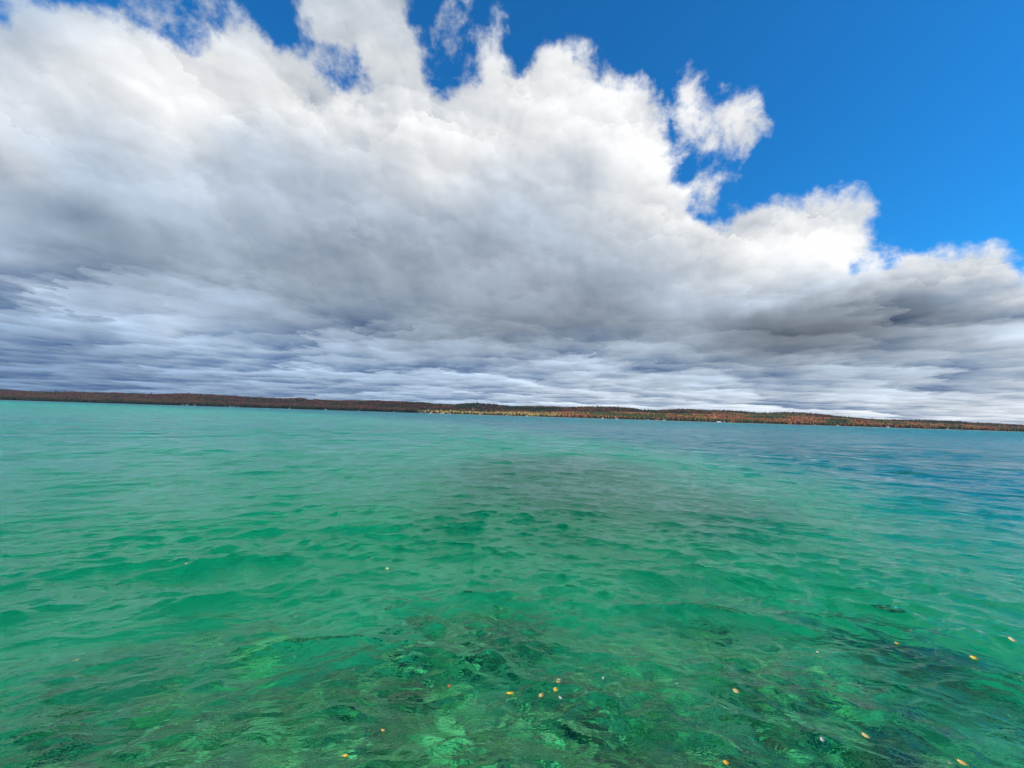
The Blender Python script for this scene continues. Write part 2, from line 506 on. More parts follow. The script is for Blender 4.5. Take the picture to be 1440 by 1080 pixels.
# ------------------------------------------------------------------ the lake bed: cobbles and algae near, pale marl further out, a drop-off to the right
bx, by, br, bf = fan(0.4, 6400.0, 1.016, 0.7, 100)
azd = np.degrees(np.arctan2(bx, by))
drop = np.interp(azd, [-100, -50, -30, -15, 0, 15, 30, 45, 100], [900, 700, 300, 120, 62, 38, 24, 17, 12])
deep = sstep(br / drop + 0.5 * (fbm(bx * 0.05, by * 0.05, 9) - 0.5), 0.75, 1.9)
depth = np.interp(br, [0, 3, 6, 12, 30, 80, 400], [0.9, 1.1, 1.4, 1.9, 2.2, 1.7, 1.4])
depth = depth + deep * 0.4 + 0.35 * (fbm(bx * 0.5, by * 0.5, 3) - 0.5) * sstep(br, 30, 2)
stony = sstep(br + 5 * (fbm(bx * 0.35, by * 0.35, 21) - 0.5), 8.5, 4.0)
def patch(px, py, rx, ry, amt):
    """a weed bed lying under picture point (px, py) but measured in metres on the lake floor"""
    x0, y0 = on_water(px, py)
    s = 1.0 + 0.5
    x0, y0 = x0 * 1.12, y0 * 1.12
    a = math.atan2(x0, y0)
    u = (bx - x0) * math.cos(a) - (by - y0) * math.sin(a)
    v = (bx - x0) * math.sin(a) + (by - y0) * math.cos(a)
    d = np.hypot(u / (rx * (1.35 if rx < 2 else 1.0)), v / (ry * (1.35 if rx < 2 else 1.0))) + (1.1 if rx < 2 else 0.6) * (fbm(bx * 0.55, by * 0.55, int(px)) - 0.5)
    return amt * (0.8 if rx < 2 and px < 1100 else 1.0) * sstep(d, 1.35, 0.35)
weed = np.zeros_like(bx)
for a in [(790, 668, 6.5, 12.0, 0.60), (960, 705, 3.6, 5.0, 0.52), (850, 690, 3.0, 5.0, 0.16), (720, 850, 0.8, 0.7, 0.9), (560, 905, 1.3, 0.5, 0.8), (1285, 890, 1.0, 0.6, 1.0),
          (780, 925, 0.7, 0.5, 0.9), (860, 960, 0.7, 0.35, 0.9), (900, 1010, 0.6, 0.4, 0.8), (260, 985, 1.4, 0.3, 0.9), (60, 1020, 0.5, 0.3, 0.9),
          (1020, 1000, 0.5, 0.3, 0.8), (430, 1050, 0.5, 0.3, 0.8), (1350, 950, 0.8, 0.4, 0.7), (600, 1040, 0.5, 0.3, 0.7), (300, 890, 0.9, 0.5, 0.5), (150, 1000, 0.9, 0.25, 1.0), (360, 950, 0.9, 0.25, 0.9), (20, 1060, 0.6, 0.3, 1.0), (1150, 950, 0.7, 0.3, 0.9), (1060, 1050, 0.5, 0.3, 0.8),
          (1200, 985, 0.6, 0.25, 0.8), (690, 1000, 0.5, 0.25, 0.7), (1300, 1000, 0.7, 0.3, 0.7), (1010, 850, 0.8, 0.5, 0.5)]:
    weed = np.maximum(weed, patch(*a))
m_bed, nt, out = material("lake_bed")
pos = nt.n('ShaderNodeNewGeometry').outputs['Position']
fn1 = nt.noise(pos, 1.6, 6, 0.6, 0.4)
fn2 = nt.noise(pos, 9.0, 5, 0.65, 0.3)
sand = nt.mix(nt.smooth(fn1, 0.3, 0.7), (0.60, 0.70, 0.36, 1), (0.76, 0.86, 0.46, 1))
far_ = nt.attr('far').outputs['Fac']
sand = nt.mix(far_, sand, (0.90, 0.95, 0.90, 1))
stone = nt.mix(nt.smooth(fn2, 0.32, 0.68), (0.09, 0.13, 0.04, 1), (0.82, 0.90, 0.42, 1))
wd = nt.mix(nt.smooth(fn2, 0.3, 0.7), (0.03, 0.06, 0.03, 1), (0.22, 0.26, 0.12, 1))
deep_blue = nt.mix(fn1, (0.04, 0.58, 0.95, 1), (0.08, 0.66, 0.97, 1))  # blue light scattered back by deep water, put into the floor colour
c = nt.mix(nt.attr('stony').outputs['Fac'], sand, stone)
c = nt.mix(nt.attr('deep').outputs['Fac'], c, deep_blue)
c = nt.mix(nt.attr('weed').outputs['Fac'], c, wd)
b = nt.n('ShaderNodeBsdfPrincipled')
b.inputs['Roughness'].default_value = 0.9
b.inputs['Specular IOR Level'].default_value = 0.1
nt.put(b.inputs['Base Color'], c)
bu = nt.n('ShaderNodeBump')
bu.inputs['Distance'].default_value = 0.06
nt.put(bu.inputs['Height'], fn2)
nt.put(b.inputs['Normal'], bu.outputs[0])
nt.put(out.inputs[0], b.outputs[0])
bed = mesh_np("lake_bed", np.stack([bx, by, -depth], -1).reshape(-1, 3), bf, m_bed, True,
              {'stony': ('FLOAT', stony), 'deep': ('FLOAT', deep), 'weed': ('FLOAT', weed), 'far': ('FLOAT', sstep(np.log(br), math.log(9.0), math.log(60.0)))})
tag(bed, 'pale marl and stony lake floor seen through the water', kind='structure')

# base solids
def ico(sub):
    b = bmesh.new()
    bmesh.ops.create_icosphere(b, subdivisions=sub, radius=1.0)
    v = np.array([q.co[:] for q in b.verts])
    f = np.array([[q.index for q in p.verts] for p in b.faces])
    b.free()
    return v, f
ICO1, ICO2 = ico(1), ico(2)

def scatter(base, P, S, rz, jit, rs, C=None):
    """many deformed copies of a base solid joined into arrays"""
    v, f = base
    n = len(P)
    V = np.repeat(v[None], n, 0) * (1 + jit * rs.normal(0, 1, (n, len(v), 1))) * S[:, None, :]
    c, s = np.cos(rz)[:, None], np.sin(rz)[:, None]
    V = np.stack([V[..., 0] * c - V[..., 1] * s, V[..., 0] * s + V[..., 1] * c, V[..., 2]], -1) + P[:, None, :]
    F = (f[None] + (np.arange(n) * len(v))[:, None, None]).reshape(-1, 3)
    return V.reshape(-1, 3), F, None if C is None else np.repeat(C, len(v), 0)

# cobbles lying on the floor close to the viewer
rs = np.random.RandomState(3)
n = 5200
rr = 0.9 + 8.0 * rs.rand(n) ** 1.15
aa = np.radians(rs.uniform(-70, 70, n))
sx, sy = rr * np.sin(aa), rr * np.cos(aa)
keep = rs.rand(n) < 0.25 + 0.75 * sstep(rr + 5 * (fbm(sx * 0.35, sy * 0.35, 21) - 0.5), 8.0, 4.0)
keep &= rr < 7.6
sx, sy, rr = sx[keep], sy[keep], rr[keep]
n = len(sx)
size = 0.028 + 0.15 * rs.rand(n) ** 3.2
sd = np.interp(rr, [0, 3, 6, 12, 30], [0.9, 1.1, 1.4, 1.9, 2.5]) - 0.35 * (fbm(sx * 0.5, sy * 0.5, 3) - 0.5) * 0 
sd = np.interp(rr, [0, 3, 6, 12, 30], [0.9, 1.1, 1.4, 1.9, 2.5]) + 0.35 * (fbm(sx * 0.5, sy * 0.5, 3) - 0.5) * sstep(rr, 30, 2)
pal = np.array([(0.78, 0.76, 0.60), (0.50, 0.50, 0.36), (0.34, 0.36, 0.22), (0.20, 0.22, 0.12), (0.62, 0.60, 0.46), (0.06, 0.08, 0.04), (0.42, 0.36, 0.26)])
cc = pal[rs.randint(0, len(pal), n)] * rs.uniform(0.8, 1.5, (n, 1)) * np.array([1, 1.15, 0.6])
S = size[:, None] * rs.uniform(0.7, 1.3, (n, 3)) * np.array([1, 1, 0.62])
V, F, Cc = scatter(ICO2, np.stack([sx, sy, -sd + S[:, 2] * 0.35], -1), S, rs.rand(n) * 6.28, 0.06, rs, cc)
m_stone, nt, out = material("wet_stone")
ca = nt.attr('tone').outputs['Color']
fz = nt.noise(nt.n('ShaderNodeNewGeometry').outputs['Position'], 22.0, 5, 0.65)
b = nt.n('ShaderNodeBsdfPrincipled')
b.inputs['Roughness'].default_value = 0.8
nt.put(b.inputs['Base Color'], nt.mix(1.0, ca, nt.mix(fz, (0.45, 0.5, 0.4, 1), (1.4, 1.4, 1.2, 1)), mode='MULTIPLY'))
nt.put(out.inputs[0], b.outputs[0])
stones = mesh_np("lake_bed_stones", V, F, m_stone, True, {'tone': ('FLOAT_COLOR', Cc)})
tag(stones, 'greenish cobbles scattered over the lake floor', 'stones', kind='stuff')

# ------------------------------------------------------------------ the far shore: wooded hills, surveyed along the picture's width
SHORE = 2800.0
SK = np.array([(-700, 16), (-300, 17), (0, 547.1), (15, 547.8), (30, 548.5), (70, 550.3), (100, 550), (130, 550.7), (165, 551.7), (180, 552.6), (195, 552), (215, 553.4),
  (265, 553.4), (300, 554), (340, 556.7), (370, 558.7), (400, 559.2), (428, 559.3), (436, 561.4), (445, 560.4), (460, 561.7), (480, 563), (510, 562.6),
  (530, 562.4), (545, 563), (570, 564.4), (600, 565.8), (620, 567.4), (636, 567.6), (650, 566.4), (668, 566), (690, 567.4), (702, 569), (716, 570), (740, 570.4),
  (765, 570.3), (780, 570.3), (800, 571), (830, 570.3), (850, 571), (870, 571.7), (890, 573), (906, 575.6), (930, 575.8), (942, 575.3), (955, 574.6),
  (975, 574.2), (1000, 576.2), (1025, 576), (1040, 577.4), (1060, 578.8), (1080, 580), (1100, 578.9), (1120, 579.6), (1145, 581.7), (1165, 583),
  (1190, 585.8), (1220, 588.3), (1240, 589.6), (1255, 589.4), (1280, 590.2), (1310, 590.3), (1340, 591.7), (1370, 593.8), (1400, 595.1), (1440, 597.2),
  (1800, 9.5), (2200, 9)], float)
wl = 561.9 + SK[:, 0] * 0.03125
SKH = np.where(SK[:, 1] < 100, SK[:, 1], wl - SK[:, 1])               # skyline height above the waterline, in 1440 px units
FR = np.array([(-700, 8), (0, 8), (300, 7.5), (560, 7), (590, 4.5), (680, 5.2), (760, 7.2), (830, 9.2), (900, 10.5), (960, 11), (1040, 12), (1100, 13), (1180, 11.5),
               (1260, 9.5), (1330, 8), (1400, 7), (1440, 6.5), (2200, 5)], float)
TREE = 17.0
def shore_y(x):
    return SHORE + 30 * (fbm(x / 260.0, x * 0 + 3.3, 31, 3) - 0.5)
def hill_h(x, y):
    p = 720 + FPX * x / y
    p0 = 720 + FPX * x / SHORE
    front = np.interp(p, FR[:, 0], FR[:, 1]) * 3250 / FPX - TREE
    back = np.interp(p, SK[:, 0], SKH) * 4150 / FPX - TREE
    sy = shore_y(x)
    t = y - sy
    base = np.interp(t, [-120, 0, 12, 60], [-5, 0.0, 1.4, 2.5])
    lump = 1 + 0.22 * (fbm(x / 170.0, y / 170.0, 41, 3) - 0.5)
    f = np.maximum(front, 1.0) * sstep(t, 45, 470) * lump
    d = sstep(y, 3520, 4150)
    h = f * (1 - d) + np.maximum(back, 1.0) * d * lump
    h = h * (1 - 0.5 * sstep(y, 4250, 5200))
    return base + np.where(t > 40, h, 0) * 0.97

hx = np.linspace(-6200, 6200, 900)
hy = np.concatenate([np.linspace(2660, 2840, 46), np.linspace(2850, 3600, 76), np.linspace(3620, 4300, 56), np.linspace(4340, 6000, 30)])
HX, HY = np.meshgrid(hx, hy)
HZ = hill_h(HX, HY)
ii = np.arange(HX.size).reshape(HX.shape)
HF = np.stack([ii[:-1, :-1], ii[:-1, 1:], ii[1:, 1:], ii[1:, :-1]], -1).reshape(-1, 4)
m_hill, nt, out = material("hill_ground")
pos = nt.n('ShaderNodeNewGeometry').outputs['Position']
f1 = nt.noise(pos, 0.01, 5, 0.6)
f2 = nt.noise(pos, 0.08, 4, 0.6)
c = nt.mix(nt.smooth(f1, 0.35, 0.65), (0.10, 0.075, 0.035, 1), (0.09, 0.085, 0.03, 1))
c = nt.mix(f2, c, (0.05, 0.045, 0.02, 1))
zz = nt.xyz(pos)[2]
c = nt.mix(nt.smooth(zz, 2.2, 0.9), c, (0.36, 0.32, 0.24, 1))
b = nt.n('ShaderNodeBsdfPrincipled')
b.inputs['Roughness'].default_value = 0.95
nt.put(b.inputs['Base Color'], c)
nt.put(out.inputs[0], b.outputs[0])
hills = mesh_np("hills", np.stack([HX, HY, HZ], -1).reshape(-1, 3), HF, m_hill, True)
tag(hills, 'low wooded hills rising along the far shore', kind='structure')

# clearings: pale fields and lawns between the woods, (picture x, distance, half width, half depth)
FIELDS = [(1138, 3130, 34, 26), (1040, 3240, 18, 14), (877, 3420, 60, 40), (925, 3330, 55, 24), (855, 3330, 26, 22), (1145, 2900, 46, 26), (1290, 3080, 60, 26),
          (1035, 3560, 26, 20), (325, 3080, 90, 26), (540, 3300, 60, 26), (760, 3120, 30, 18)]
def in_field(x, y):
    k = np.zeros(np.shape(x), bool)
    for p, d, a, b_ in FIELDS:
        k |= np.hypot((x - (p - 720) / FPX * d) / a, (y - d) / b_) < 1
    return k

# houses along the waterline: (picture x, metres behind the shore, width, kind, label)
HOUSES = [
 (259, 16, 10, 'tan', 'tan cottage just left of the brightest white cottage on the dark left-hand shore'),
 (265, 18, 13, 'white', 'bright white cottage right beside the tan cottage on the dark left-hand shore'),
 (276, 6, 9, 'white', 'small white boathouse right at the water, right of the bright white and tan cottages'),
 (319, 8, 9, 'grey', 'pale grey cottage at the waterline, leftmost of the four small houses below the green clearing'),
 (326, 14, 10, 'white', 'white cottage second from left of the four small houses below the green clearing'),
 (331, 40, 12, 'white', 'white house set higher on the bank than the cottages round it'),
 (337, 7, 8, 'grey', 'small grey cabin rightmost of the four small houses below the green clearing'),
 (409, 9, 10, 'white', 'low white cottage standing alone under the hill with the stepped crest'),
 (460, 8, 11, 'white', 'white lakeside cottage between the stepped hill crest and the thin radio mast, left of two'),
 (506, 6, 12, 'grey', 'long pale boathouse on the waterline just left below the radio mast'),
 (556, 6, 10, 'grey', 'grey cottage on the waterline right below the radio mast, where the shore is still dark'),
 (594, 45, 13, 'white', 'white house highest on the bank where the sunlit strip of shore begins'),
 (607, 12, 11, 'white', 'cream white cottage at the start of the sunlit strip, lower than the white house'),
 (623, 12, 18, 'white', 'widest white house on the sunlit strip left of the pale pole'),
 (634, 9, 11, 'grey', 'grey cottage immediately right of the widest white house on the sunlit strip'),
 (677, 60, 11, 'white', 'white cottage set back among golden trees right of the pale pole'),
 (714, 7, 9, 'grey', 'grey boathouse on the waterline in front of the golden trees'),
 (742, 8, 11, 'white', 'white cottage on the waterline at the right end of the golden trees'),
 (848, 8, 10, 'white', 'small white cottage between dark conifers below the brightest orange trees'),
 (868, 14, 14, 'white', 'white gabled house right of the small white cottage below the orange trees'),
 (912, 12, 12, 'grey', 'grey blue house between conifers left of the long tan house'),
 (924, 6, 24, 'tan', 'long low tan house on the waterline right of the grey blue house'),
 (934, 16, 12, 'grey', 'grey house at the right end of the long low tan house'),
 (1011, 16, 30, 'white', 'largest pale lake house of the whole shore, below the red hillside'),
 (1018, 30, 16, 'grey', 'grey house tucked behind the right side of the largest pale lake house'),
 (1027, 10, 20, 'tan', 'low tan house right of the largest pale lake house'),
 (1178, 14, 13, 'grey', 'grey house between dark conifers right of the pale clearing'),
 (1250, 10, 12, 'white', 'white cottage on the waterline near the right end of the shore, left of two'),
 (1332, 8, 11, 'grey', 'grey cottage furthest right on the shore below the blue hills'),
]
m_wall = {'white': plain("white_siding", (0.78, 0.77, 0.73), 0.6, 0.08, 0.6), 'grey': plain("grey_siding", (0.42, 0.44, 0.45), 0.6, 0.12, 0.6),
          'tan': plain("tan_siding", (0.52, 0.43, 0.32), 0.6, 0.12, 0.6)}
m_roof = [plain("grey_shingle", (0.20, 0.20, 0.21), 0.85, 0.3, 1.5), plain("brown_shingle", (0.22, 0.15, 0.11), 0.85, 0.3, 1.5)]
m_pane = plain("window_glass", (0.05, 0.07, 0.09), 0.1, 0.1, 1.0, 0.6)
m_trim = plain("white_trim", (0.75, 0.75, 0.73), 0.5, 0.05, 1.0)
m_brick = plain("chimney_brick", (0.30, 0.15, 0.10), 0.9, 0.3, 4.0)

def bm_obj(name, bm, mat, parent=None):
    me = bpy.data.meshes.new(name)
    bm.to_mesh(me)
    bm.free()
    me.materials.append(mat)
    o = bpy.data.objects.new(name, me)
    COL.objects.link(o)
    if parent:
        o.parent = parent
    return o

def box(bm, x0, x1, y0, y1, z0, z1):
    v = [bm.verts.new(p) for p in ((x0, y0, z0), (x1, y0, z0), (x1, y1, z0), (x0, y1, z0), (x0, y0, z1), (x1, y0, z1), (x1, y1, z1), (x0, y1, z1))]
    for f in ((0, 3, 2, 1), (4, 5, 6, 7), (0, 1, 5, 4), (1, 2, 6, 5), (2, 3, 7, 6), (3, 0, 4, 7)):
        bm.faces.new([v[i] for i in f])

house_at = []
def make_house(px, back, wd, kind, label, k):
    x = (px - 720) / FPX * (SHORE + back)
    y = float(shore_y(np.array([x]))[0]) + back
    z = float(hill_h(np.array([x]), np.array([y]))[0])
    house_at.append((x, y, wd))
    rz = random.uniform(-0.25, 0.25)
    h = empty("lake_house", (x, y, z), rz)
    tag(h, label, 'house', 'houses along the far shore')
    dp, ht, rise = wd * 0.62 if wd < 16 else 9.0, (3.4 if wd > 17 and kind == 'tan' else 5.6), 2.6
    gable_front = (k % 2 == 0) and wd < 16
    X, Y = wd / 2, dp / 2
    bm = bmesh.new()
    box(bm, -X, X, -Y, Y, -2.5, ht)
    if gable_front:
        for yy in (-Y, Y):
            a, b_, c_ = (bm.verts.new(p) for p in ((-X, yy, ht), (X, yy, ht), (0, yy, ht + rise)))
            bm.faces.new((a, b_, c_) if yy < 0 else (b_, a, c_))
    else:
        for xx in (-X, X):
            a, b_, c_ = (bm.verts.new(p) for p in ((xx, -Y, ht), (xx, Y, ht), (xx, 0, ht + rise)))
            bm.faces.new((b_, a, c_) if xx < 0 else (a, b_, c_))
    bm_obj("wall", bm, m_wall[kind], h)
    bm = bmesh.new()
    o, t = 0.5, 0.25
    A, B = (Y, X) if gable_front else (X, Y)
    sl = rise / B
    for s in (-1, 1):
        pts = [(-A - o, s * (B + o), ht - o * sl + 0.05), (A + o, s * (B + o), ht - o * sl + 0.05), (A + o, 0, ht + rise + 0.05), (-A - o, 0, ht + rise + 0.05)]
        lo = [bm.verts.new((p[1], p[0], p[2]) if gable_front else p) for p in pts]
        hi = [bm.verts.new((v.co.x, v.co.y, v.co.z + t)) for v in lo]
        bm.faces.new(lo)
        bm.faces.new(hi[::-1])
        for i in range(4):
            bm.faces.new((lo[i], lo[(i + 1) % 4], hi[(i + 1) % 4], hi[i]))
    bmesh.ops.recalc_face_normals(bm, faces=bm.faces)
    rf = bm_obj("roof", bm, m_roof[k % 2], h)
    bm = bmesh.new()
    box(bm, X * 0.45, X * 0.45 + 0.9, Y * 0.2, Y * 0.2 + 0.9, ht + rise * 0.4, ht + rise + 1.0)
    bm_obj("chimney", bm, m_brick, rf)
    nwin = max(2, int(wd / 4.5))
    for i in range(nwin):
        cx = -X + wd * (i + 0.5) / nwin
        for zz in ((1.0, 3.9) if ht > 4 else (1.0,)):
            if i == nwin // 2 and zz < 2:
                bm = bmesh.new()
                box(bm, cx - 0.55, cx + 0.55, -Y - 0.08, -Y + 0.02, 0.1, 2.2)
                bm_obj("door", bm, m_roof[1], h)
                continue
            bm = bmesh.new()
            box(bm, cx - 0.85, cx + 0.85, -Y - 0.06, -Y + 0.02, zz - 0.1, zz + 1.4)
            fr_ = bm_obj("window", bm, m_trim, h)
            bm = bmesh.new()
            box(bm, cx - 0.72, cx + 0.72, -Y - 0.10, -Y - 0.05, zz, zz + 1.28)
            bm_obj("pane", bm, m_pane, fr_)
for k, (px, back, wd, kind, label) in enumerate(HOUSES):
    make_house(px, back, wd, kind, label, k)
HA = np.array(house_at)

def near_house(x, y):
    """keeps the view of each house open towards the lake"""
    k = np.zeros(np.shape(x), bool)
    for a, b_, wd in HA:
        k |= (np.abs(x - a * y / b_) < wd * 0.5 + 5) & (y < b_ + 9)
    return k

# ------------------------------------------------------------------ trees
m_leaf, nt, out = material("autumn_foliage")
ca = nt.attr('tone').outputs['Color']
pos = nt.n('ShaderNodeNewGeometry').outputs['Position']
f = nt.noise(pos, 0.6, 4, 0.7)
b = nt.n('ShaderNodeBsdfPrincipled')
b.inputs['Roughness'].default_value = 0.9
b.inputs['Specular IOR Level'].default_value = 0.1
nt.put(b.inputs['Base Color'], nt.mix(1.0, ca, nt.mix(f, (0.55, 0.55, 0.55, 1), (1.45, 1.45, 1.45, 1)), mode='MULTIPLY'))
nt.put(out.inputs[0], b.outputs[0])
m_bark = plain("bark", (0.11, 0.09, 0.07), 0.95, 0.3, 1.0)

PAL = {'orange': (0.50, 0.20, 0.055), 'rust': (0.33, 0.125, 0.05), 'red': (0.27, 0.085, 0.055), 'gold': (0.44, 0.32, 0.11), 'olive': (0.12, 0.12, 0.035),
       'green': (0.075, 0.095, 0.032), 'pine': (0.020, 0.042, 0.022), 'brown': (0.19, 0.085, 0.05)}
PK = list(PAL)
PV = np.array([PAL[k] for k in PK])
def species(x, y, rs):
    """which kind of tree stands where: oak and maple woods by stand, conifers in belts along the water"""
    p = 720 + FPX * x / y
    n = len(x)
    s1 = fbm(x / 210.0, y / 120.0, 61, 3) + rs.normal(0, 0.03, n)
    s2 = fbm(x / 130.0, y / 80.0, 71, 3) + rs.normal(0, 0.045, n)
    u = rs.rand(n)
    k = np.where(s1 < 0.42, PK.index('green'), np.where(s1 < 0.48, PK.index('olive'), np.where(s2 < 0.47, PK.index('rust'), np.where(s2 < 0.58, PK.index('orange'), PK.index('red')))))
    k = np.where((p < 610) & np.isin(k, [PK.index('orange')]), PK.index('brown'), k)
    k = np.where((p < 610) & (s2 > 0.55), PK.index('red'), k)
    t = y - shore_y(x)
    gold = (p > 588) & (p < 790) & (t < 330)
    k = np.where(gold & (u < 0.45), PK.index('gold'), k)
    k = np.where(gold & (u > 0.80), PK.index('pine'), k)
    k = np.where((t < 110) & (u > 0.45) & ~gold, PK.index('pine'), k)
    k = np.where((t < 40) & (u > 0.60), PK.index('pine'), k)
    k = np.where((p < 580) & (t < 170) & (u < 0.5), PK.index('green'), k)
    k = np.where((u > 0.985) & (p > 600), PK.index('gold'), k)
    return k

rs = np.random.RandomState(8)
# stands out to the crest of each ridge; rows the viewer cannot see behind a crest are thinner
n = 52000
ty = np.concatenate([2825 + 830 * rs.rand(int(n * 0.60)) ** 1.25, 3560 + 720 * rs.rand(n - int(n * 0.60))])
tx = ty * rs.uniform(-1.42, 1.42, n)
ok = (ty - shore_y(tx) > 26) & ~in_field(tx, ty) & ~near_house(tx, ty)
tx, ty = tx[ok], ty[ok]
kk = species(tx, ty, rs)
tone = PV[kk] * rs.uniform(0.78, 1.25, (len(tx), 1)) * rs.uniform(0.92, 1.08, (len(tx), 3))
con = kk == PK.index('pine')
ht = np.where(con, rs.uniform(13, 21, len(tx)), rs.uniform(12, 19, len(tx)))
tall = rs.rand(len(tx)) < 0.02
ht = np.where(tall, ht * 1.45, ht)
wd = np.where(con, rs.uniform(2.4, 3.6, len(tx)), rs.uniform(4.2, 7.2, len(tx)))
S = np.stack([wd, wd, ht * 0.5], -1)
tz = hill_h(tx, ty)
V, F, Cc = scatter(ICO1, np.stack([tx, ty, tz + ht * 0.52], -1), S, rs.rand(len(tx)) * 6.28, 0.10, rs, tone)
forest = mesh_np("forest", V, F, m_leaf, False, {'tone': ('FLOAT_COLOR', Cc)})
tag(forest, 'autumn forest covering the far hills in rust, orange, gold and green', 'forest', kind='stuff')

def crown_mesh(kind, tone_, H, seed):
    """leaf clumps through the crown's volume; a conifer is tiers of drooping boughs"""
    r_ = np.random.RandomState(seed)
    P, Sz = [], []
    if kind == 'conifer':
        for i in range(9):
            z = H * (0.14 + 0.80 * i / 8)
            rad = H * 0.17 * (1 - i / 9.2) + 0.25
            m = 7 if i < 7 else 3
            for j in range(m):
                a = j * 6.283 / m + r_.rand()
                P.append((math.cos(a) * rad * 0.6, math.sin(a) * rad * 0.6, z))
                Sz.append((rad * 0.62, rad * 0.62, H * 0.065))
        P.append((0, 0, H * 0.98))
        Sz.append((0.35, 0.35, H * 0.06))
    else:
        slim = 0.62 if kind == 'aspen' else 1.0
        for i in range(46):
            v = r_.normal(0, 1, 3)
            v /= np.linalg.norm(v)
            q = r_.rand() ** 0.45
            P.append((v[0] * q * H * 0.27 * slim, v[1] * q * H * 0.27 * slim, H * 0.62 + v[2] * q * H * 0.31))
            s_ = H * r_.uniform(0.055, 0.11)
            Sz.append((s_, s_, s_ * 0.8))
    P, Sz = np.array(P), np.array(Sz)
    cc = np.array(tone_)[None] * r_.uniform(0.7, 1.3, (len(P), 1))
    return scatter(ICO1, P, Sz, r_.rand(len(P)) * 6.28, 0.16, r_, cc)

def trunk_mesh(kind, H, seed):
    r_ = random.Random(seed)
    bm = bmesh.new()
    def limb(a, b_, ra, rb):
        a, b_ = Vector(a), Vector(b_)
        d = (b_ - a).normalized()
        s_ = d.orthogonal().normalized()
        t_ = d.cross(s_)
        r0 = [bm.verts.new(a + (s_ * math.cos(k * 1.0472) + t_ * math.sin(k * 1.0472)) * ra) for k in range(6)]
        r1 = [bm.verts.new(b_ + (s_ * math.cos(k * 1.0472) + t_ * math.sin(k * 1.0472)) * rb) for k in range(6)]
        for k in range(6):
            bm.faces.new((r0[k], r0[(k + 1) % 6], r1[(k + 1) % 6], r1[k]))
        bm.faces.new(r1)
    limb((0, 0, -1), (0, 0, H * 0.45), H * 0.018, H * 0.013)
    limb((0, 0, H * 0.45), (0.1, 0.1, H * 0.9), H * 0.013, H * 0.004)
    if kind != 'conifer':
        for k in range(6):
            a = k * 1.05 + r_.random()
            limb((0, 0, H * (0.3 + 0.05 * k)), (math.cos(a) * H * 0.17, math.sin(a) * H * 0.17, H * (0.5 + 0.06 * k)), H * 0.008, H * 0.003)
    return bm

def make_tree(name, kind, tone_, H, seed):
    t = empty(name, (0, 0, 0))
    V, F, Cc = crown_mesh(kind, tone_, H, seed)
    mesh_np("crown", V, F, m_leaf, False, {'tone': ('FLOAT_COLOR', Cc)}, t)
    bm_obj("trunk", trunk_mesh(kind, H, seed), m_bark, t)
    return t

def copy_tree(t):
    c = t.copy()
    COL.objects.link(c)
    for ch_ in t.children:
        d = ch_.copy()
        COL.objects.link(d)
        d.parent = c
    return c

PROTO = {}
rt = random.Random(17)
def plant_row(key, name, kind, tone_, H, p0, p1, count, back, label, cat, group):
    placed = 0
    tries = 0
    while placed < count and tries < count * 12:
        tries += 1
        p = p0 + (p1 - p0) * (placed + rt.random()) / count
        bk = rt.uniform(*back)
        x = (p - 720) / FPX * (SHORE + bk)
        y = float(shore_y(np.array([x]))[0]) + bk
        if near_house(np.array([x]), np.array([y]))[0] and rt.random() < 0.85:
            if tries % 6 == 0:
                placed += 1
            continue
        v = rt.randrange(3)
        kq = (key, v)
        if kq not in PROTO:
            t = PROTO[kq] = make_tree(name, kind, tone_, H * (0.9 + 0.12 * v), 100 + 7 * v + len(PROTO))
        else:
            t = copy_tree(PROTO[kq])
        t.location = (x, y, float(hill_h(np.array([x]), np.array([y]))[0]) - 0.1)
        t.rotation_euler = (0, 0, rt.random() * 6.28)
        s_ = rt.uniform(0.8, 1.2)
        t.scale = (s_, s_, s_)
        tag(t, label, cat, group)
        placed += 1

plant_row('cl', 'conifer_tree', 'conifer', PAL['pine'], 17, 2, 580, 62, (9, 30), 'dark green conifer at the water on the shaded left-hand shore', 'tree', 'conifers along the shaded left-hand shore')
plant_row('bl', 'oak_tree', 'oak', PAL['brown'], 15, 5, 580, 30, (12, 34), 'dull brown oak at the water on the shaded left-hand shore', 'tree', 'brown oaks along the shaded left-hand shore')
plant_row('ag', 'aspen_tree', 'aspen', PAL['gold'], 19, 592, 775, 58, (10, 55), 'golden yellow aspen lit by the sun in the middle of the far shore', 'tree', 'golden aspens in the middle of the far shore')
plant_row('cm', 'conifer_tree', 'conifer', PAL['pine'], 15, 600, 790, 22, (8, 30), 'dark conifer between golden aspens in the middle of the far shore', 'tree', 'conifers among the golden aspens')
plant_row('mo', 'maple_tree', 'oak', PAL['orange'], 17, 790, 1438, 62, (12, 50), 'orange maple at the water on the sunny right half of the shore', 'tree', 'orange maples along the right half of the shore')
plant_row('cr', 'conifer_tree', 'conifer', PAL['pine'], 17, 780, 1438, 84, (8, 32), 'dark green conifer at the water in front of the orange woods on the right', 'tree', 'conifers in front of the orange woods on the right')

